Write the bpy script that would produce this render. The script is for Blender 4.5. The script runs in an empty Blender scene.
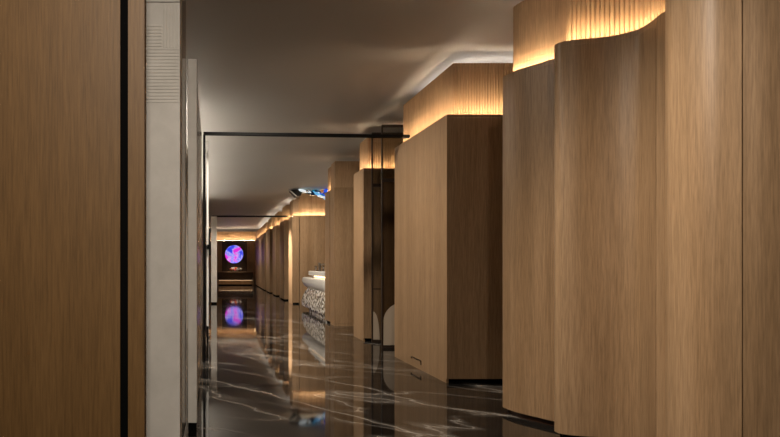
import bpy, bmesh, math, random
from mathutils import Vector
random.seed(7)
S = bpy.context.scene
COL = S.collection
H = 1.2            # camera height
F = 600.0          # focal length in photo pixels
TOP = 2.726        # height of the lower oak bodies
CEIL = 3.42

# ------------------------------------------------------------------ materials
def new_mat(name):
    m = bpy.data.materials.new(name); m.use_nodes = True
    nt = m.node_tree; b = nt.nodes['Principled BSDF']
    return m, nt, b
def N(nt, t, **kw):
    n = nt.nodes.new(t)
    for k, v in kw.items():
        if k in n.inputs: n.inputs[k].default_value = v
        else: setattr(n, k, v)
    return n
def pos_map(nt, scale, rot=(0,0,0)):
    g = N(nt, 'ShaderNodeNewGeometry')
    m = N(nt, 'ShaderNodeMapping'); m.inputs['Scale'].default_value = scale; m.inputs['Rotation'].default_value = rot
    nt.links.new(g.outputs['Position'], m.inputs['Vector'])
    return m.outputs['Vector']
def ramp(nt, src, stops):
    r = N(nt, 'ShaderNodeValToRGB'); e = r.color_ramp.elements
    while len(e) < len(stops): e.new(0.5)
    for i, (p, c) in enumerate(stops):
        e[i].position = p; e[i].color = (*c, 1)
    nt.links.new(src, r.inputs['Fac']); return r.outputs['Color']
def mix(nt, a, b, fac, mode='MIX'):
    n = N(nt, 'ShaderNodeMix', data_type='RGBA', blend_type=mode)
    if isinstance(fac, (int, float)): n.inputs[0].default_value = fac
    else: nt.links.new(fac, n.inputs[0])
    nt.links.new(a, n.inputs[6])
    if isinstance(b, tuple): n.inputs[7].default_value = (*b, 1)
    else: nt.links.new(b, n.inputs[7])
    return n.outputs[2]
def plain(name, col, rough=.5, metal=0, **kw):
    m, nt, b = new_mat(name)
    b.inputs['Base Color'].default_value = (*col, 1); b.inputs['Roughness'].default_value = rough
    b.inputs['Metallic'].default_value = metal
    for k, v in kw.items(): b.inputs[k].default_value = v
    return m
def emit(name, col, s):
    m, nt, b = new_mat(name)
    b.inputs['Base Color'].default_value = (*col, 1)
    b.inputs['Emission Color'].default_value = (*col, 1); b.inputs['Emission Strength'].default_value = s
    return m
def wood(name, dark, light, rough=.45):
    m, nt, b = new_mat(name)
    v1 = pos_map(nt, (7, 7, .35)); v2 = pos_map(nt, (130, 130, 6)); v3 = pos_map(nt, (22, 22, .9))
    n1 = N(nt, 'ShaderNodeTexNoise', Scale=1.0, Detail=3.0); nt.links.new(v1, n1.inputs['Vector'])
    n2 = N(nt, 'ShaderNodeTexNoise', Scale=1.0, Detail=4.0, Roughness=.65); nt.links.new(v2, n2.inputs['Vector'])
    n3 = N(nt, 'ShaderNodeTexNoise', Scale=1.0, Detail=2.0, Distortion=1.2); nt.links.new(v3, n3.inputs['Vector'])
    c = ramp(nt, n1.outputs['Fac'], [(.3, dark), (.7, light)])
    g = ramp(nt, n2.outputs['Fac'], [(.32, (.62, .60, .57)), (.62, (1.06, 1.05, 1.04))])
    c = mix(nt, c, g, .75, 'MULTIPLY')
    g3 = ramp(nt, n3.outputs['Fac'], [(.42, (.84, .83, .81)), (.55, (1.03, 1.03, 1.03))])
    c = mix(nt, c, g3, .45, 'MULTIPLY')
    nt.links.new(c, b.inputs['Base Color'])
    b.inputs['Roughness'].default_value = rough
    b.inputs['Specular IOR Level'].default_value = .35
    bp = N(nt, 'ShaderNodeBump', Strength=.12, Distance=.002); nt.links.new(n2.outputs['Fac'], bp.inputs['Height'])
    nt.links.new(bp.outputs['Normal'], b.inputs['Normal'])
    return m
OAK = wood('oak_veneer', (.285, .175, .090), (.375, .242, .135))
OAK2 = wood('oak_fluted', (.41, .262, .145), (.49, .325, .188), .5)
BROWN = wood('walnut_door', (.165, .088, .030), (.185, .102, .037), .5)
DARKWOOD = wood('dark_panel', (.03, .016, .008), (.05, .027, .013), .4)
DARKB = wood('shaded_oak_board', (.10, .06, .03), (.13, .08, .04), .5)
BLACK = plain('black_lacquer', (.003, .003, .003), .9, 0, **{'Specular IOR Level': .05})
FRAME = plain('dark_bronze', (.035, .02, .012), .45, .3)
BLACKM = plain('black_metal', (.004, .004, .004), .8, 0, **{'Specular IOR Level': .08})
CHROME = plain('brushed_steel', (.75, .73, .7), .22, 1)
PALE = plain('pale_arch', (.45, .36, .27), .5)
WHITE = plain('white_basin', (.72, .70, .66), .25)
STEELW = plain('pale_steel_stile', (.85, .85, .82), .45, 0.0)
SMOKE = plain('smoked_mirror', (.42, .37, .31), .22, 1)
def stone(name, a, c2, sc=3.0):
    m, nt, b = new_mat(name)
    v = pos_map(nt, (1, 1, 1))
    n = N(nt, 'ShaderNodeTexNoise', Scale=sc, Detail=7.0, Roughness=.62, Distortion=.4); nt.links.new(v, n.inputs['Vector'])
    nt.links.new(ramp(nt, n.outputs['Fac'], [(.33, a), (.66, c2)]), b.inputs['Base Color'])
    b.inputs['Roughness'].default_value = .55
    return m
STONE = stone('grey_limestone', (.64, .605, .55), (.74, .70, .645), 5)
PLASTER = stone('ceiling_paint', (.50, .49, .475), (.52, .51, .495), .6)
WALLP = stone('wall_paint', (.34, .31, .27), (.37, .335, .29), 1.2)
def marble():
    m, nt, b = new_mat('black_marble')
    def veins(scale, rot, w, seed):
        v0 = pos_map(nt, (1, 1, 1), rot)
        mp = N(nt, 'ShaderNodeMapping'); mp.inputs['Scale'].default_value = scale
        nt.links.new(v0, mp.inputs['Vector']); v = mp.outputs['Vector']
        d = N(nt, 'ShaderNodeTexNoise', Scale=1.6, Detail=5.0, Roughness=.6); nt.links.new(v, d.inputs['Vector'])
        add = N(nt, 'ShaderNodeVectorMath', operation='MULTIPLY_ADD'); add.inputs[1].default_value = (.7, .7, 0)
        nt.links.new(d.outputs['Color'], add.inputs[0])
        off = N(nt, 'ShaderNodeVectorMath', operation='ADD'); off.inputs[1].default_value = (seed, seed*1.7, 0)
        nt.links.new(v, off.inputs[0]); nt.links.new(off.outputs[0], add.inputs[2])
        n = N(nt, 'ShaderNodeTexNoise', Scale=.8, Detail=1.0); nt.links.new(add.outputs[0], n.inputs['Vector'])
        s = N(nt, 'ShaderNodeMath', operation='SUBTRACT'); s.inputs[1].default_value = .5; nt.links.new(n.outputs['Fac'], s.inputs[0])
        a = N(nt, 'ShaderNodeMath', operation='ABSOLUTE'); nt.links.new(s.outputs[0], a.inputs[0])
        line = ramp(nt, a.outputs[0], [(0, (.9, .9, .9)), (w*.7, (.3, .3, .3)), (w*4, (0, 0, 0))])
        k = N(nt, 'ShaderNodeTexNoise', Scale=1.1, Detail=2.0); nt.links.new(off.outputs[0], k.inputs['Vector'])
        gate = ramp(nt, k.outputs['Fac'], [(.37, (0, 0, 0)), (.5, (1, 1, 1))])
        return mix(nt, line, gate, 1.0, 'MULTIPLY')
    a = veins((.42, 1.15, 1), (0, 0, math.radians(46)), .008, 3.1)
    c = veins((.6, 1.9, 1), (0, 0, math.radians(38)), .007, 11.7)
    tot = mix(nt, a, c, .8, 'ADD')
    v = pos_map(nt, (1, 1, 1)); cl = N(nt, 'ShaderNodeTexNoise', Scale=1.4, Detail=6.0, Roughness=.65); nt.links.new(v, cl.inputs['Vector'])
    base = ramp(nt, cl.outputs['Fac'], [(.35, (.006, .0055, .005)), (.7, (.020, .018, .016))])
    fin = N(nt, 'ShaderNodeMix', data_type='RGBA'); nt.links.new(tot, fin.inputs[0]); nt.links.new(base, fin.inputs[6]); fin.inputs[7].default_value = (.33, .30, .265, 1)
    nt.links.new(fin.outputs[2], b.inputs['Base Color'])
    b.inputs['Roughness'].default_value = .045; b.inputs['IOR'].default_value = 1.56
    return m
MARBLE = marble()
def glass():
    m, nt, b = new_mat('clear_glass')
    out = nt.nodes['Material Output']
    t = N(nt, 'ShaderNodeBsdfTransparent'); t.inputs['Color'].default_value = (.86, .86, .84, 1)
    g = N(nt, 'ShaderNodeBsdfGlossy', Roughness=.04); g.inputs['Color'].default_value = (1, 1, 1, 1)
    fr = N(nt, 'ShaderNodeFresnel', IOR=1.5)
    mx = N(nt, 'ShaderNodeMixShader')
    nt.links.new(fr.outputs[0], mx.inputs[0]); nt.links.new(t.outputs[0], mx.inputs[1]); nt.links.new(g.outputs[0], mx.inputs[2])
    nt.links.new(mx.outputs[0], out.inputs['Surface'])
    return m
GLASS = glass()
def mosaic():
    m, nt, b = new_mat('pebble_mosaic')
    v = pos_map(nt, (1, 1, 1))
    vo = N(nt, 'ShaderNodeTexVoronoi', Scale=17.0); nt.links.new(v, vo.inputs['Vector'])
    sep = N(nt, 'ShaderNodeSeparateColor'); nt.links.new(vo.outputs['Color'], sep.inputs[0])
    c = ramp(nt, sep.outputs[0], [(.05, (.05, .04, .03)), (.3, (.35, .29, .21)), (.5, (.68, .62, .53)), (.8, (.9, .88, .83))])
    ed = ramp(nt, vo.outputs['Distance'], [(.5, (1, 1, 1)), (.85, (.25, .2, .15))])
    nt.links.new(mix(nt, c, ed, 1.0, 'MULTIPLY'), b.inputs['Base Color'])
    b.inputs['Roughness'].default_value = .25
    bp = N(nt, 'ShaderNodeBump', Strength=.8, Distance=.02, invert=True); nt.links.new(vo.outputs['Distance'], bp.inputs['Height'])
    nt.links.new(bp.outputs['Normal'], b.inputs['Normal'])
    return m
MOSAIC = mosaic()
def moon():
    m, nt, b = new_mat('glowing_moon_disc')
    v = pos_map(nt, (1, 1, 1))
    n = N(nt, 'ShaderNodeTexNoise', Scale=2.3, Detail=4.0, Roughness=.55, Distortion=.5); nt.links.new(v, n.inputs['Vector'])
    c = ramp(nt, n.outputs['Fac'], [(.36, (.02, .05, .75)), (.44, (.07, .09, .95)), (.48, (.50, .50, 1.0)), (.52, (.16, .10, .9)), (.56, (.75, .45, 1.0)), (.60, (.80, .02, .70))])
    nt.links.new(c, b.inputs['Emission Color']); b.inputs['Emission Strength'].default_value = MOON_S
    b.inputs['Base Color'].default_value = (.1, .1, .3, 1)
    return m
# ---- light levels
LED_C = (1.0, .76, .50)
LED_S = 165.0
LEDT_S = 17.0
MOON_S = .95
MOON = moon()
LED = emit('led_strip_warm', LED_C, LED_S)
LEDF = emit('led_strip_soft', (1.0, .66, .36), 4.0)
LEDE = emit('led_strip_end', LED_C, 90.0)
LED_FILL = emit('led_added_uplight', (1.0, .90, .76), 44.0)
LEDT = emit('led_cove_warm', (1.0, .93, .83), LEDT_S)

# ------------------------------------------------------------------ helpers
def link(name, bm, mat, parent=None, smooth=False):
    me = bpy.data.meshes.new(name)
    bmesh.ops.recalc_face_normals(bm, faces=bm.faces)
    q = parent
    while q is not None:
        bmesh.ops.translate(bm, verts=bm.verts, vec=-q.location); q = q.parent
    bm.to_mesh(me); bm.free()
    o = bpy.data.objects.new(name, me); COL.objects.link(o)
    me.materials.append(mat)
    if smooth:
        for p in me.polygons: p.use_smooth = True
        me.set_sharp_from_angle(angle=math.radians(35))
    if parent is not None: o.parent = parent
    return o
def tag(o, label, cat, group=None):
    o['label'] = label; o['category'] = cat
    if group: o['group'] = group
    return o
def thing(name, loc, label, cat, group=None):
    o = bpy.data.objects.new(name, None); COL.objects.link(o); o.location = loc
    o.empty_display_size = .2
    return tag(o, label, cat, group)
def struct(name, bm, mat):
    o = link(name, bm, mat); o['kind'] = 'structure'; return o
def box(bm, x0, x1, y0, y1, z0, z1, bev=0):
    vs = [bm.verts.new((x, y, z)) for x in (x0, x1) for y in (y0, y1) for z in (z0, z1)]
    fs = [bm.faces.new([vs[i] for i in q]) for q in ((0,1,3,2),(4,6,7,5),(0,4,5,1),(2,3,7,6),(0,2,6,4),(1,5,7,3))]
    if bev:
        es = list({e for f in fs for e in f.edges})
        bmesh.ops.bevel(bm, geom=es, offset=bev, segments=2, affect='EDGES', profile=.5)
    return bm
def B(x0, x1, y0, y1, z0, z1, bev=0):
    return box(bmesh.new(), x0, x1, y0, y1, z0, z1, bev)
def prism(pts, z0, z1):
    bm = bmesh.new()
    lo = [bm.verts.new((x, y, z0)) for x, y in pts]; hi = [bm.verts.new((x, y, z1)) for x, y in pts]
    n = len(pts)
    for i in range(n): bm.faces.new((lo[i], lo[(i+1) % n], hi[(i+1) % n], hi[i]))
    bm.faces.new(lo[::-1]); bm.faces.new(hi)
    return bm
def smooth_path(pts, step=.02):
    """Catmull-Rom through the points."""
    P = [Vector((p[0], p[1])) for p in pts]
    P = [P[0]*2-P[1]] + P + [P[-1]*2-P[-2]]
    out = []
    for i in range(1, len(P)-2):
        a, b, c, d = P[i-1:i+3]
        k = max(1, int((c-b).length/step))
        for j in range(k):
            t = j/k
            out.append(.5*((2*b)+(c-a)*t+(2*a-5*b+4*c-d)*t*t+(3*b-a-3*c+d)*t**3))
    out.append(P[-2])
    return [(p.x, p.y) for p in out]
def resample(pts, step):
    out = []; acc = 0.0; nxt = 0.0
    for (x0, y0), (x1, y1) in zip(pts, pts[1:]):
        L = math.hypot(x1-x0, y1-y0)
        while nxt <= acc+L+1e-9 and L > 0:
            t = (nxt-acc)/L; out.append((x0+(x1-x0)*t, y0+(y1-y0)*t)); nxt += step
        acc += L
    return out
def offset(pts, d):
    """shift a path sideways; +d = to the right of travel"""
    out = []
    for i in range(len(pts)):
        a = pts[max(0, i-1)]; b = pts[min(len(pts)-1, i+1)]
        tx, ty = b[0]-a[0], b[1]-a[1]; L = math.hypot(tx, ty) or 1
        out.append((pts[i][0]+ty/L*d, pts[i][1]-tx/L*d))
    return out
def ribbed(pts, pitch=.028, depth=.0055):
    """turn a path into rounded vertical reeds standing proud of it (left of travel = outside)"""
    k = 6
    fine = resample(pts, pitch/k)
    prof = [-1.1, .55, .9, 1.0, .9, .55]
    off = []
    for i in range(len(fine)):
        a = fine[max(0, i-2)]; b = fine[min(len(fine)-1, i+2)]
        tx, ty = b[0]-a[0], b[1]-a[1]; L = math.hypot(tx, ty) or 1
        d = depth*prof[i % k]
        off.append((fine[i][0]-ty/L*d*SIDE, fine[i][1]+tx/L*d*SIDE))
    return off
SIDE = -1
def ribbon(path, w, z, th=.003):
    """flat strip following a path (on top of a body)"""
    a = path; b = offset(path, -w)
    return prism(a + b[::-1], z, z+th)
def tube(bm, pts, r, seg=10):
    rings = []
    for i, p in enumerate(pts):
        p = Vector(p); a = Vector(pts[max(0, i-1)]); b = Vector(pts[min(len(pts)-1, i+1)])
        t = (b-a).normalized(); u = t.orthogonal().normalized(); v = t.cross(u)
        rr = r[i] if isinstance(r, (list, tuple)) else r
        rings.append([bm.verts.new(p+u*rr*math.cos(2*math.pi*k/seg)+v*rr*math.sin(2*math.pi*k/seg)) for k in range(seg)])
    for A_, B_ in zip(rings, rings[1:]):
        for k in range(seg): bm.faces.new((A_[k], A_[(k+1) % seg], B_[(k+1) % seg], B_[k]))
    bm.faces.new(rings[0][::-1]); bm.faces.new(rings[-1])
    return bm
def ellipsoid(c, r, seg=20, ring=12):
    bm = bmesh.new(); bmesh.ops.create_uvsphere(bm, u_segments=seg, v_segments=ring, radius=1)
    for v in bm.verts: v.co = Vector((c[0]+v.co.x*r[0], c[1]+v.co.y*r[1], c[2]+v.co.z*r[2]))
    return bm

# ------------------------------------------------------------------ the room
struct('floor', B(-3.2, 4.8, -2.2, 37.5, -.12, 0), MARBLE)
struct('ceiling', B(-3.2, 4.8, -2.2, 37.5, CEIL, CEIL+.12), PLASTER)
struct('wall_right', B(4.62, 4.8, -2.2, 37.5, 0, CEIL), WALLP)
struct('wall_back', B(-3.2, 4.62, -2.2, -2.05, 0, CEIL), WALLP)
struct('wall_left', B(-3.2, -3.05, -2.05, 37.5, 0, CEIL), WALLP)
struct('wall_end', B(-3.05, 4.62, 37.3, 37.5, 0, CEIL), WALLP)
struct('wall_inner', B(-.62, -.5, 3.74, 37.2, 0, CEIL), STONE)

# ------------------------------------------------------------------ oak cubicles
CG = 'oak cubicles lining the right side'
def cubicle(label, front, back_x=4.5, inset=(.11, .11), plinth='none', ztop=TOP, zup=3.26, upper_front=None,
            led=True, top_led=True, reed=True, ledge=.082, cove=None, base_kick=.0, upper_label=None):
    """front: open path of the visible plan outline, from the far side round to the near right; closed along back_x"""
    ys = [p[1] for p in front]
    cx, cy = front[0][0], (min(ys)+max(ys))/2
    t = thing('timber_unit', (cx, cy, 0), label, 'cubicle', CG)
    def close(pts): return [(back_x, pts[0][1])] + pts + [(back_x, pts[-1][1])]
    z0 = .045
    sink = .034 if led else 0
    link('lower_body', prism(close(front), z0, ztop-sink), OAK, t, True)
    if led:
        lip = link('ledge_lip', prism(front + offset(front, -.010)[::-1], ztop-sink+.001, ztop-.0045), OAK, t, True)
        link('lip_baffle', prism(front + offset(front, -.0235)[::-1], ztop-.004, ztop), OAK, lip, True)  # lip and cap added to keep direct strip light off the ceiling
    up = upper_front
    rib = ribbed(up) if reed else up
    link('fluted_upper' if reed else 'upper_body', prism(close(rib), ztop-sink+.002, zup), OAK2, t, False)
    if led:
        # light strip lies in the trough behind the lip and washes the screen
        link('light_strip', ribbon(offset(front, -.0115), .016, ztop-.031), LED, t)
    if top_led:
        link('cove_strip', ribbon(cove or offset(up, -.25), .022, zup+.002), LEDT, t)
    return t
def kick(t, pts, mat=BLACK, name='plinth'):
    link(name, prism(pts, 0, .043), mat, t)

# --- square cubicle (nearest of the square ones)
fA = [(2.36, 7.84), (2.36, 6.08), (4.5, 6.08)]
uA = [(2.475, 7.84), (2.475, 6.20), (4.5, 6.20)]
tA = cubicle('square oak cubicle with reeded lit top and a small dark slot near its foot', fA, upper_front=uA, zup=3.285, cove=[(2.70, 7.7), (2.70, 6.47), (4.4, 6.47)])
kick(tA, [(2.40, 6.16), (4.5, 6.16), (4.5, 7.8), (2.40, 7.8)])
link('skirting', B(2.361, 2.385, 6.10, 7.84, 0, .045), OAK, tA)
bm = bmesh.new()
y0, y1 = 6.83, 7.17
box(bm, 2.352, 2.3595, y0, y1, .105, .112); box(bm, 2.352, 2.3595, y0, y0+.008, .062, .112); box(bm, 2.352, 2.3595, y1-.008, y1, .085, .112)
link('slot_hatch', bm, DARKWOOD, tA)

# --- curved cubicle B
def arc(cx, cy, r, a0, a1, n=10):
    return [(cx+r*math.cos(math.radians(a0+(a1-a0)*i/n)), cy+r*math.sin(math.radians(a0+(a1-a0)*i/n))) for i in range(n+1)]
fB = arc(2.455, 4.85, .11, 90, 195) + smooth_path([(2.352, 4.79), (2.372, 4.70), (2.44, 4.565), (2.513, 4.43), (2.56, 4.37)])
fB += [(4.5, 4.37)]
uB = arc(2.48, 4.84, .06, 90, 195) + smooth_path([(2.424, 4.80), (2.445, 4.72), (2.51, 4.60), (2.575, 4.47), (2.60, 4.43)]) + [(4.5, 4.43)]
tB = cubicle('oak cubicle with a rounded corner and slanting face right of the square cubicle', fB, upper_front=uB, zup=3.285, ledge=.05, reed=False, cove=[(2.74, 4.95), (2.80, 4.72), (2.86, 4.60)])
kick(tB, [(4.5, 4.9)] + offset(fB[:-1], -.035) + [(4.5, 4.43)], plain('dark_red_plinth', (.05, .022, .012), .35))

# --- wavy cubicle
wave = [(2.52, 4.30), (2.44, 4.268), (2.385, 4.206), (2.361, 4.149), (2.365, 4.115), (2.398, 4.086), (2.463, 4.055), (2.583, 4.023),
        (2.665, 3.983), (2.717, 3.926), (2.748, 3.867), (2.740, 3.766), (2.724, 3.70)]
fW = [(4.5, 4.301)] + smooth_path(wave)
uw = [(2.56, 4.24), (2.50, 4.235), (2.478, 4.21), (2.485, 4.18), (2.54, 4.155), (2.625, 4.125), (2.73, 4.07), (2.80, 4.00), (2.835, 3.90), (2.825, 3.77), (2.80, 3.70)]
uW = [(4.5, 4.241)] + smooth_path(uw)
tW = cubicle('wavy oak cubicle with an S-curved face and the brightest reeded band above', fW, upper_front=uW, zup=3.285, ledge=.055, top_led=False)
kick(tW, [(4.5, 4.26)] + offset(smooth_path(wave), -.035) + [(4.5, 3.70)])
link('return_panel', prism([(2.7225, 3.694), (2.69, 3.50), (2.69, 3.36), (2.74, 3.36), (2.75, 3.694)], .045, TOP), OAK, tW)

# --- nearest cubicle, right edge of the picture
nose = arc(2.52, 3.15, .12, 90, 190)
face1 = smooth_path([(2.403, 3.12), (2.413, 3.03), (2.445, 2.94), (2.515, 2.86)])
fC = nose + face1
uC = arc(2.54, 3.13, .06, 90, 190) + smooth_path([(2.483, 3.10), (2.50, 3.03), (2.54, 2.94), (2.60, 2.862)])
tC = cubicle('nearest oak cubicle with a big rounded edge at the right of the picture', fC, upper_front=uC, zup=3.285, ledge=.05, top_led=False)
kick(tC, [(4.5, 3.22)] + offset(fC, -.035) + [(4.5, 2.86)])
f2 = smooth_path([(2.518, 2.856), (2.60, 2.805), (2.78, 2.72), (3.1, 2.60)])
link('side_panel', prism([(4.5, 2.856)] + f2 + [(4.5, 2.60)], .045, TOP), OAK, tC, True)
link('plinth', prism([(4.5, 2.80)] + offset(f2, -.035) + [(4.5, 2.64)], 0, .043), BLACK, tC)

# --- narrow cubicle seen behind the glass screens
fN = [(2.355, 10.12), (2.355, 9.45), (4.5, 9.45)]
uN = [(2.455, 10.1), (2.455, 9.55), (4.5, 9.55)]
tN = cubicle('narrow oak cubicle just left of the bronze glass screens', fN, upper_front=uN, zup=3.24, top_led=False)
kick(tN, [(2.40, 9.53), (4.5, 9.53), (4.5, 10.08), (2.40, 10.08)])
link('skirting', B(2.356, 2.38, 9.47, 10.12, 0, .045), OAK, tN)
# --- plain block cubicle
fD = [(2.365, 12.22), (2.365, 11.8), (4.5, 11.8)]
uD = [(2.385, 12.22), (2.385, 11.82), (4.5, 11.82)]
tD = cubicle('plain unlit oak block with a flush upper box, left of the narrow cubicle', fD, upper_front=uD, zup=3.245, led=False, top_led=False, reed=False)
kick(tD, [(2.368, 11.803), (4.5, 11.803), (4.5, 12.2), (2.368, 12.2)], OAK, 'skirting')
# --- slim cubicle behind it
fE = [(2.36, 12.75), (2.36, 12.28), (4.5, 12.28)]
uE = [(2.425, 12.75), (2.425, 12.34), (4.5, 12.34)]
tE = cubicle('slim oak pier with lit top directly behind the plain block, beside the washbasin', fE, upper_front=uE, zup=3.24, ledge=.05, top_led=False)
kick(tE, [(2.40, 12.3), (4.5, 12.3), (4.5, 12.74), (2.40, 12.74)])
# --- wall pier and panel behind the washbasin
fF = [(2.40, 19.3), (2.40, 18.4), (2.615, 18.4)]
uF = [(2.44, 19.3), (2.44, 18.46), (2.612, 18.46)]
tF = cubicle('slender oak pier with one bright side, left of the washbasin back panel', fF, back_x=2.615, upper_front=uF, zup=3.22, top_led=False)
kick(tF, [(2.43, 18.45), (2.61, 18.45), (2.61, 19.28), (2.43, 19.28)])
link('skirting', B(2.401, 2.42, 18.42, 19.3, 0, .045), OAK, tF)
fP = [(2.625, 18.6), (4.5, 18.6)]
tP = thing('timber_unit', (3.5, 18.7, 0), 'broad oak back panel with a lit ledge behind the washbasin', 'cubicle', CG)  # flat back panel, not a cubicle; listed with them
link('lower_body', B(2.625, 4.5, 18.43, 19.3, 0, TOP), OAK, tP)
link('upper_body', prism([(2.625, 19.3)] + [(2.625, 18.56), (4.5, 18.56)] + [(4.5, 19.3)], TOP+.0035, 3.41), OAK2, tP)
link('light_strip', B(2.64, 4.5, 18.50, 18.52, TOP+.001, TOP+.003), LEDE, tP)
link('shadow_joint', B(3.02, 3.026, 18.5585, 18.5595, TOP+.02, 3.40), DARKWOOD, tP)
# --- receding ones
far_labels = [(20.2, 21.6, 'lit oak cubicle just beyond the bright-sided pier'),
              (22.9, 24.2, 'second lit oak cubicle beyond the bright-sided pier'),
              (25.4, 27.2, 'third lit oak cubicle beyond the bright-sided pier, before the long end run')]
for ya, yb, lab in far_labels:
    tt = cubicle(lab, [(2.36, yb), (2.36, ya), (4.5, ya)], upper_front=[(2.46, yb), (2.46, ya+.1), (4.5, ya+.1)], zup=3.24)
    kick(tt, [(2.39, ya+.05), (4.5, ya+.05), (4.5, yb-.03), (2.39, yb-.03)])
tJ = cubicle('long oak side run with a glowing cornice leading to the end wall', [(2.47, 36.0), (2.36, 28.0), (4.5, 28.0)],
             upper_front=[(2.55, 36.0), (2.45, 28.1), (4.5, 28.1)], zup=3.2)
kick(tJ, [(2.5, 35.98), (2.39, 28.05), (4.5, 28.05), (4.5, 35.98)])

# ------------------------------------------------------------------ end wall with disc
tEnd = thing('end_wall_unit', (1.3, 36.4, 0), 'oak end wall unit with dark centre panel under a glowing cornice', 'wall unit')
link('lower_body', B(-.45, 2.46, 36.1, 37.2, 0, TOP-.05), OAK, tEnd)
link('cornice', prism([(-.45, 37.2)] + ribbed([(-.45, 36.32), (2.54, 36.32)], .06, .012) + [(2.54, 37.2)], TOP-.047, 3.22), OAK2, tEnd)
link('light_strip', B(-.4, 2.5, 36.16, 36.19, TOP-.049, TOP-.046), LEDE, tEnd)
link('cove_strip', B(-.4, 2.5, 36.7, 36.72, 3.222, 3.226), LEDT, tEnd)
link('dark_panel', B(.48, 1.98, 36.07, 36.098, .82, TOP-.055), DARKWOOD, tEnd)
bm = ellipsoid((1.21, 36.03, 1.845), (.545, .03, .545), 48, 24)
tag(link('glowing_disc', bm, MOON, None, True), 'round glowing purple and blue moon disc on the dark end panel', 'light')  # luminous disc mounted on the end panel
tS = thing('wall_bench', (1.25, 35.7, 0), 'low oak bench with a lit seat trough and backboard under the glowing disc', 'bench')
link('shelf', B(.2, 2.36, 35.62, 36.06, .765, .80), OAK, tS)
link('backboard', B(.22, 2.34, 35.90, 36.06, .335, .762), DARKB, tS)
link('seat', B(.24, 2.30, 35.2, 35.89, .30, .335), OAK, tS)
link('seat_front', B(.24, 2.30, 35.42, 35.88, .058, .298), OAK, tS)
link('end_cheek', B(.215, .238, 35.2, 35.94, .06, .45), OAK, tS)
link('end_cheek', B(2.302, 2.325, 35.2, 35.94, .06, .45), OAK, tS)
link('plinth', B(.28, 2.26, 35.5, 36.06, 0, .057), BLACK, tS)
link('light_strip', B(.3, 2.24, 35.26, 35.29, .293, .298), LEDF, tS)
tFl = thing('flower_arrangement', (1.27, 35.8, .8), 'small orange and white flower arrangement on the shelf below the disc', 'flowers')
bm = bmesh.new(); tube(bm, [(1.27, 35.8, .802), (1.27, 35.8, .83), (1.27, 35.8, .86)], [.13, .18, .21], 20)
link('dish', bm, WHITE, tFl, True)
cols = [plain('orange_petal', (.75, .2, .04), .5), plain('white_petal', (.75, .72, .62), .5), plain('red_petal', (.5, .05, .04), .5), plain('leaf_green', (.06, .1, .03), .5)]
for i in range(16):
    a = i*2.4; r = .30*math.sqrt((i+.5)/16)
    c = (1.27+r*math.cos(a)*1.15, 35.8+r*math.sin(a)*.45, .92+.10*(1-(r/.3)**2)+random.uniform(-.01, .03))
    bm = ellipsoid(c, (.078, .065, .062), 12, 8)
    for v in bm.verts:
        ang = math.atan2(v.co.z-c[2], v.co.x-c[0]); k = 1+.18*math.cos(6*ang); v.co = Vector(c)+(v.co-Vector(c))*k
    link('blossom', bm, cols[[0, 1, 0, 2, 1, 3][i % 6]], tFl, True)

# ------------------------------------------------------------------ washbasin
tW2 = thing('washbasin', (2.7, 14.8, 0), 'white sculpted washbasin on a glittering pebble mosaic pedestal in the recess', 'washbasin')
def loft(sections):
    """sections: list of (z, [(x,y)...]) with equal point counts"""
    bm = bmesh.new(); rows = []
    for z, pts in sections: rows.append([bm.verts.new((x, y, z)) for x, y in pts])
    n = len(rows[0])
    for a, b in zip(rows, rows[1:]):
        for i in range(n): bm.faces.new((a[i], a[(i+1) % n], b[(i+1) % n], b[i]))
    bm.faces.new(rows[0][::-1]); bm.faces.new(rows[-1]); return bm
def pill(x0, x1, y0, y1, r, n=8):
    pts = []
    for cx, cy, a in ((x1-r, y1-r, 0), (x0+r, y1-r, 90), (x0+r, y0+r, 180), (x1-r, y0+r, 270)):
        pts += arc(cx, cy, r, a, a+90, n)
    return pts
link('pedestal', loft([(.10, pill(2.40, 3.2, 13.0, 16.62, .3)), (.2, pill(2.385, 3.2, 13.0, 16.66, .3)), (.35, pill(2.40, 3.2, 13.0, 16.55, .3)),
                       (.5, pill(2.43, 3.2, 13.0, 16.3, .3)), (.62, pill(2.47, 3.2, 13.0, 15.95, .3))]), MOSAIC, tW2, True)
link('pedestal_foot', loft([(0, pill(2.44, 3.2, 13.0, 15.6, .25)), (.098, pill(2.43, 3.2, 13.0, 15.65, .25))]), MOSAIC, tW2, True)
link('basin', loft([(.57, pill(2.55, 3.3, 13.0, 15.6, .3)), (.585, pill(2.47, 3.3, 13.0, 16.1, .33)), (.66, pill(2.42, 3.3, 13.0, 16.5, .35)),
                    (.77, pill(2.395, 3.3, 13.0, 16.68, .36)), (.85, pill(2.40, 3.3, 13.0, 16.65, .36)), (.875, pill(2.43, 3.3, 13.0, 16.55, .34))]), WHITE, tW2, True)
link('vanity_top', loft([(.935, pill(2.47, 3.3, 13.02, 15.75, .2)), (.945, pill(2.455, 3.3, 13.0, 15.78, .2)), (1.035, pill(2.455, 3.3, 13.0, 15.78, .2)), (1.05, pill(2.47, 3.3, 13.02, 15.75, .2))]), WHITE, tW2, True)
link('vanity_neck', B(2.56, 3.25, 13.05, 15.6, .872, .934), WHITE, tW2)
link('light_strip', B(2.535, 2.555, 13.2, 15.2, .9, .925), LEDF, tW2)
tTap = thing('tap', (2.62, 14.9, 1.05), 'dark chrome tap standing on the white washbasin', 'tap')
TAPM = plain('dark_chrome', (.5, .44, .38), .2, 1)
bm = bmesh.new(); tube(bm, [(2.62, 14.9, 1.051), (2.62, 14.9, 1.07), (2.62, 14.9, 1.2), (2.62, 14.9, 1.24), (2.62, 14.9, 1.26)], [.05, .032, .03, .034, .02], 16)
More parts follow.
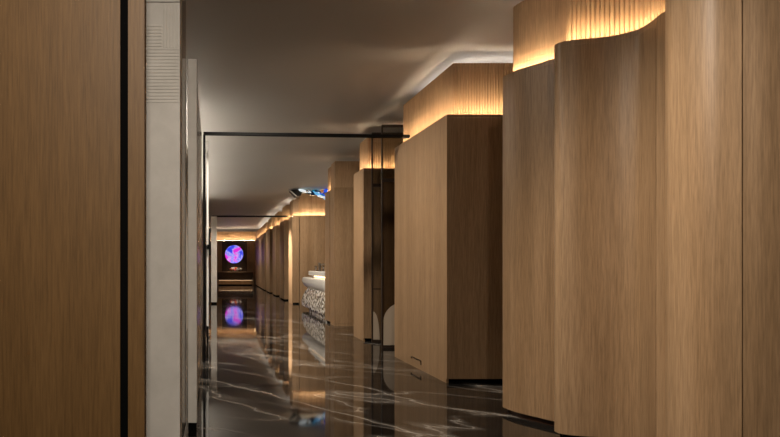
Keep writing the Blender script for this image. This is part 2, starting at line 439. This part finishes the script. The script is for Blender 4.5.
link('body', bm, TAPM, tTap, True)
bm = bmesh.new(); tube(bm, [(2.63, 14.9, 1.19), (2.70, 14.9, 1.22), (2.78, 14.9, 1.215), (2.83, 14.9, 1.18), (2.835, 14.9, 1.15)], [.022, .021, .02, .02, .02], 12)
link('spout', bm, TAPM, tTap, True)
for x in (2.55, 2.73):
    bm = bmesh.new(); tube(bm, [(x, 15.0, 1.051), (x, 15.0, 1.11), (x, 15.0, 1.15), (x, 15.0, 1.165)], [.03, .022, .032, .02], 12); box(bm, x-.05, x+.05, 14.99, 15.01, 1.165, 1.18)
    link('handle', bm, TAPM, tTap, True)

# ------------------------------------------------------------------ coloured glass ceiling light
tG = thing('ceiling_light', (2.75, 17.4, CEIL), 'blue and white coloured glass ceiling light with a dark wedge bracket', 'light')
def P(px, py, d): return ((px-214)/F*d, d, H+(265-py)/F*d)
bm = bmesh.new()
q = [P(291, 189.8, 17.4), P(296.7, 195.8, 17.4), P(300.5, 195.8, 17.4), P(303.5, 189.8, 17.4)]
lo = [bm.verts.new(Vector(p)) for p in q]; hi = [bm.verts.new(Vector(p)+Vector((0, .5, 0))) for p in q]
for i in range(4): bm.faces.new((lo[i], lo[(i+1) % 4], hi[(i+1) % 4], hi[i]))
bm.faces.new(lo); bm.faces.new(hi[::-1])
link('bracket', bm, plain('graphite', (.02, .02, .018), .5), tG)
bm = bmesh.new(); tube(bm, [P(288.7, 189.6, 17.38), P(292.5, 192.6, 17.38), P(296.7, 196.2, 17.38)], .014, 8)
link('bracket_edge', bm, WHITE, tG, True)
def cg(name, c, e):
    m, nt, b = new_mat(name); b.inputs['Base Color'].default_value = (*c, 1); b.inputs['Roughness'].default_value = .08
    b.inputs['Coat Weight'].default_value = .6; b.inputs['Emission Color'].default_value = (*c, 1); b.inputs['Emission Strength'].default_value = e
    return m
GW = cg('white_art_glass', (.8, .9, .95), .8); GB = cg('blue_art_glass', (.02, .10, .75), .8); GN = cg('navy_art_glass', (.005, .02, .07), .1)
GT = cg('teal_art_glass', (.0, .2, .3), .6); GS = cg('sky_art_glass', (.16, .5, .85), .75); GO = cg('amber_art_glass', (.7, .25, .05), .4); GG = cg('green_art_glass', (.12, .3, .24), .4)
leaves = [(303.5, 191, 4.5, 1.0, 15, GW, 0), (306.5, 190.6, 3.2, .8, 10, GT, .2), (309, 191.4, 2.6, 1.2, 0, GG, .1), (311, 193.6, 4.0, 1.8, 28, GN, -.1), (308.3, 192.6, 3.0, .8, 25, GW, -.15),
          (316.5, 190.6, 3.6, 1.0, -3, GT, .1), (313.8, 193.0, 2.4, .9, -20, GW, 0), (317, 194.4, 5.0, 1.1, 28, GS, -.1), (319.8, 194.2, 4.2, 1.2, 35, GW, .05), (322.4, 195.8, 4.0, 1.3, 22, GB, -.05),
          (321.5, 197.4, 4.2, .8, 14, GW, -.15), (324.6, 196.6, 2.6, 1.2, 60, GS, .1), (322.6, 191.4, 2.0, 1.2, 0, GO, 0), (326.2, 191.2, 2.6, 1.8, -25, GB, -.05), (319, 190.2, 2.6, .7, 0, GS, .25), (329.5, 192.2, 1.6, 1.5, 30, GW, .05),
          (315.2, 191.9, 2.0, .8, 20, GN, -.2), (312.6, 191.2, 1.8, .6, -10, GT, -.2), (306.2, 192.2, 1.6, .5, 20, GN, -.25), (318.6, 192.6, 1.8, .6, 40, GN, -.2), (323.8, 194.0, 1.6, .6, 10, GN, -.2), (320.8, 196.4, 1.8, .5, 30, GT, -.25)]
for px, py, a, b_, rot, mt, dy in leaves:
    d = 17.4
    bm = bmesh.new(); bmesh.ops.create_uvsphere(bm, u_segments=16, v_segments=8, radius=1)
    c = Vector(P(px, py, d)); c.y += dy; s = d/F; r = math.radians(rot)
    for v in bm.verts:
        x, y, z = v.co; tp = 1-.35*x
        x2, z2 = x*a*s*1.2, z*b_*s*tp*1.25
        v.co = Vector((c.x+x2*math.cos(r)+z2*math.sin(r), c.y+y*.09*tp+.05*x*x, c.z-x2*math.sin(r)+z2*math.cos(r)))
    link('glass_leaf', bm, mt, tG, True)
bm = bmesh.new(); box(bm, 2.3, 3.38, 17.3, 17.8, CEIL-.012, CEIL-.002)
link('mounting_plate', bm, plain('mount_white', (.5, .48, .45), .5), tG)

# ------------------------------------------------------------------ bronze glass screens
def screen(label, y, x0, x1, ztop, zbar, arch, zlow=None, panel=None):
    t = thing('glass_screen', ((x0+x1)/2, y, 0), label, 'screen', 'bronze framed glass screens')
    w = .016
    bm = bmesh.new()
    box(bm, x0, x0+w, y-.02, y+.02, 0, ztop); box(bm, x1-w, x1, y-.02, y+.02, 0, ztop)
    box(bm, x0+w, x1-w, y-.02, y+.02, ztop-.035, ztop); box(bm, x0+w, x1-w, y-.02, y+.02, zbar-.03, zbar+.02); box(bm, x0+w, x1-w, y-.02, y+.02, 0, .04)
    link('frame', bm, FRAME, t)
    link('glass_pane', B(x0+w+.002, x1-w-.002, y-.006, y+.006, zbar+.021, ztop-.036), GLASS, t)
    link('lower_panel', B(x0+w+.002, x1-w-.002, y-.008, y+.008, .041, zbar-.031), panel or DARKP, t)
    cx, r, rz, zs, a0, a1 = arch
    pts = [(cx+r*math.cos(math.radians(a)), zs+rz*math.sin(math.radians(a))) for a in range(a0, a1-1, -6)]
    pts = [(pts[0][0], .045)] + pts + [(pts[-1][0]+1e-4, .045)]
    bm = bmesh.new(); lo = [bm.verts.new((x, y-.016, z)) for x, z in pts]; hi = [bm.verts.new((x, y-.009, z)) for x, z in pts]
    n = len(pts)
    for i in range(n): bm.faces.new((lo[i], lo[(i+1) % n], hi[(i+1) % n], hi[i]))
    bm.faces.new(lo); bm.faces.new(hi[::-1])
    link('arched_shape', bm, PALE, t)  # pale arched shape laid flat on the lower panel
    if zlow: link('cross_bar', B(x0+w+.002, x1-w-.002, y-.016, y-.009, zlow-.008, zlow+.008), FRAME, t)
    return t
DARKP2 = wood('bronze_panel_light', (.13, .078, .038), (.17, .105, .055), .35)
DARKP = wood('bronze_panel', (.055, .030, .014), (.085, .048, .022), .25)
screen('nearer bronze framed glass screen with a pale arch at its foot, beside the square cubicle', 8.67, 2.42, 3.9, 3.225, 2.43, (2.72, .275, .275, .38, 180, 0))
screen('farther bronze framed glass screen with a low cross bar, beside the narrow cubicle', 9.30, 2.445, 3.9, 3.25, 2.44, (2.463, .10, .42, .06, 90, 0), .83, DARKP2)  # its pale curve stands in for a reflection

# ------------------------------------------------------------------ glass doors across the corridor
tD1 = thing('glass_door', (1.2, 7.5, 0), 'near glass door opening with a thin black header across the corridor', 'door', 'glass door openings')
def bar(x0, ya, x1, yb, z0, z1, w):
    bm = bmesh.new()
    return prism([(x0, ya-w), (x1, yb-w), (x1, yb+w), (x0, ya+w)], z0, z1)
link('header_rail', bar(-.13, 7.41, 2.465, 7.58, 2.805, 2.84, .03), BLACKM, tD1)
link('jamb', B(-.135, -.105, 7.38, 7.44, 0, 2.804), BLACKM, tD1)
tL = link('door_leaf', B(-.088, -.076, 7.72, 8.95, .02, 2.79), GLASS, tD1)
link('stile', B(-.094, -.070, 7.66, 7.715, .42, 2.79), STEELW, tL)
link('floor_pivot', B(-.094, -.070, 7.66, 7.715, .01, .415), BLACKM, tL)
bm = bmesh.new(); box(bm, -.066, -.044, 7.60, 7.635, 1.32, 1.67); box(bm, -.092, -.044, 7.62, 7.65, 1.40, 1.46)
link('handle', bm, BLACKM, tL)
tD2 = thing('glass_door', (1.2, 20.7, 0), 'far glass door opening with a thin black header before the end room', 'door', 'glass door openings')
link('header_rail', B(-.08, 2.455, 20.0, 20.06, 2.80, 2.85), BLACKM, tD2)
link('jamb', B(-.08, -.03, 20.0, 20.06, 0, 2.799), BLACKM, tD2)

# ------------------------------------------------------------------ left side: stone pillars, smoked mirrors, brown door
PG = 'pale stone pillars along the left'
t = thing('stone_pillar', (-.3, 3.55, 0), 'big pale stone pillar with ribbed relief near its top beside the wooden door', 'pillar', PG)
link('shaft', B(-.62, -.198, 3.48, 3.72, 0, 2.722), STONE, t)
link('upper_block', B(-.62, -.198, 3.48, 3.72, 2.727, CEIL-.002), STONE, t)
bm = bmesh.new()
s = 3.48/F
X = lambda px: (px-214)*s
Z = lambda py: H+(265-py)*s
y = 3.6
py = 26.0
while py < 103:
    xr = X(162) if py < 48 else X(179)
    box(bm, X(142), xr, 3.4765, 3.481, Z(py)-.0055, Z(py)+.0055, .002); py += 3.3
px = 164.0
while px < 179.5:
    box(bm, X(px)-.0045, X(px)+.0045, 3.4765, 3.481, Z(48), Z(4), .002); px += 3.2
link('ribbed_relief', bm, STONE, t)
def pillar(label, x0, x1, y0, y1):
    t = thing('stone_pillar', ((x0+x1)/2, (y0+y1)/2, 0), label, 'pillar', PG)
    link('shaft', B(x0, x1, y0, y1, .052, 2.70, .004), STONE, t)
    link('foot', B(x0+.004, x1-.004, y0+.012, y1-.01, 0, .05), BLACK, t)
pillar('thin pale stone pillar on a dark foot behind the big ribbed pillar', -.19, -.125, 4.36, 4.5)
pillar('distant pale stone pillar on a dark foot beyond the open glass door leaf', -.09, .09, 18.5, 18.9)
def mirror(label, x0, x1, y0, y1, z1):
    t = thing('mirror_panel', ((x0+x1)/2, (y0+y1)/2, 0), label, 'mirror', 'smoked mirror panels on the left')
    link('glass', B(x0+.02, x1, y0, y1, .05, z1), SMOKE, t)
    link('back_board', B(x0, x0+.018, y0, y1, 0, z1), DARKWOOD, t)
mirror('smoked mirror panel between the big and the thin stone pillar', -.25, -.203, 3.74, 4.34, 3.38)
mirror('smoked mirror panel between the thin stone pillar and the glass door', -.19, -.14, 4.53, 6.8, 2.70)
tl = thing('timber_door', (-1.2, 2.03, 0), 'tall brown wooden door at far left beside a black gap', 'door')
link('door_leaf', B(-2.9, -.313, 2.0, 2.05, .01, CEIL-.01), BROWN, tl)
link('shadow_gap', B(-.3125, -.287, 2.004, 2.09, 0, CEIL-.004), BLACK, tl)
link('edge_post', B(-.2865, -.232, 2.0, 2.055, 0, CEIL-.004), BROWN, tl)

tc = thing('added_uplight', (-.45, 14, 2.62), 'unseen added ledge with a light strip behind the left pillars, brightening the ceiling', 'light')
link('ledge', B(-.498, -.36, 8.0, 19.8, 2.62, 2.68), STONE, tc)
link('light_strip', B(-.47, -.44, 8.1, 19.7, 2.681, 2.686), LED_FILL, tc)  # added strip on a hidden ledge, lifts the ceiling brightness
# ------------------------------------------------------------------ unseen spots, added for brightness except where noted
def spot(x, y, power, angle=120, z=3.38, tx=None, ty=None, tz=0, col=(1, .88, .74), r=.06):
    l = bpy.data.lights.new('unseen_spot', 'SPOT'); l.energy = power; l.spot_size = math.radians(angle); l.spot_blend = 1.0
    l.shadow_soft_size = r; l.color = col
    o = bpy.data.objects.new('unseen_spot', l); COL.objects.link(o); o.location = (x, y, z)
    tx = x if tx is None else tx; ty = y if ty is None else ty
    o.rotation_euler = (Vector((tx, ty, tz))-Vector((x, y, z))).to_track_quat('-Z', 'Y').to_euler()
    return o
spot(.2, -1.2, 165, tx=.9, ty=3.0, tz=1.2, angle=120)
spot(.0, 2.75, 520, tx=2.45, ty=2.98, tz=.9, angle=75)
spot(.0, 4.3, 70, tx=2.4, ty=4.6, tz=1.0, angle=110)
spot(.1, 6.8, 420, tx=1.7, ty=7.0, angle=130)
spot(.4, 9.9, 480, tx=1.9, ty=10.9, angle=125)
spot(.4, 14.5, 420, tx=1.8, ty=14.8, angle=130)
spot(1.5, 16.8, 330, tx=3.0, ty=18.6, tz=1.0, angle=90)
spot(.9, 19.0, 2200, tx=2.4, ty=18.95, tz=1.4, angle=40)  # downlight inferred from the pier's bright side
spot(.1, -1.0, 330, tx=-.45, ty=3.0, tz=1.4, angle=58)
spot(.1, 15.6, 260, tx=0, ty=18.5, tz=1.2, angle=40)
for yy in (22.2, 26.5, 31.0): spot(.7, yy, 300, tx=1.9, ty=yy+.6, angle=110)
spot(1.27, 34.7, 260, tx=1.27, ty=35.8, tz=.85, angle=34)
w = bpy.data.worlds.new('World'); S.world = w; w.use_nodes = True
w.node_tree.nodes['Background'].inputs[0].default_value = (.5, .45, .4, 1); w.node_tree.nodes['Background'].inputs[1].default_value = .02

# ------------------------------------------------------------------ camera
cam = bpy.data.cameras.new('Camera'); co = bpy.data.objects.new('Camera', cam); COL.objects.link(co)
co.location = (0, 0, H); co.rotation_euler = (math.radians(90), 0, 0)
cam.sensor_width = 36; cam.lens = F/780*36
cam.shift_x = (390-214)/780; cam.shift_y = (265-218.5)/780
cam.clip_start = .05; cam.clip_end = 200
S.camera = co
S.view_settings.view_transform = 'Standard'; S.view_settings.look = 'None'; S.view_settings.gamma = 1
S.view_settings.exposure = 0; S.view_settings.use_curve_mapping = False
S.cycles.max_bounces = 10; S.cycles.diffuse_bounces = 5; S.cycles.glossy_bounces = 5; S.cycles.transparent_max_bounces = 12
S.cycles.sample_clamp_indirect = 4; S.cycles.use_denoising = True
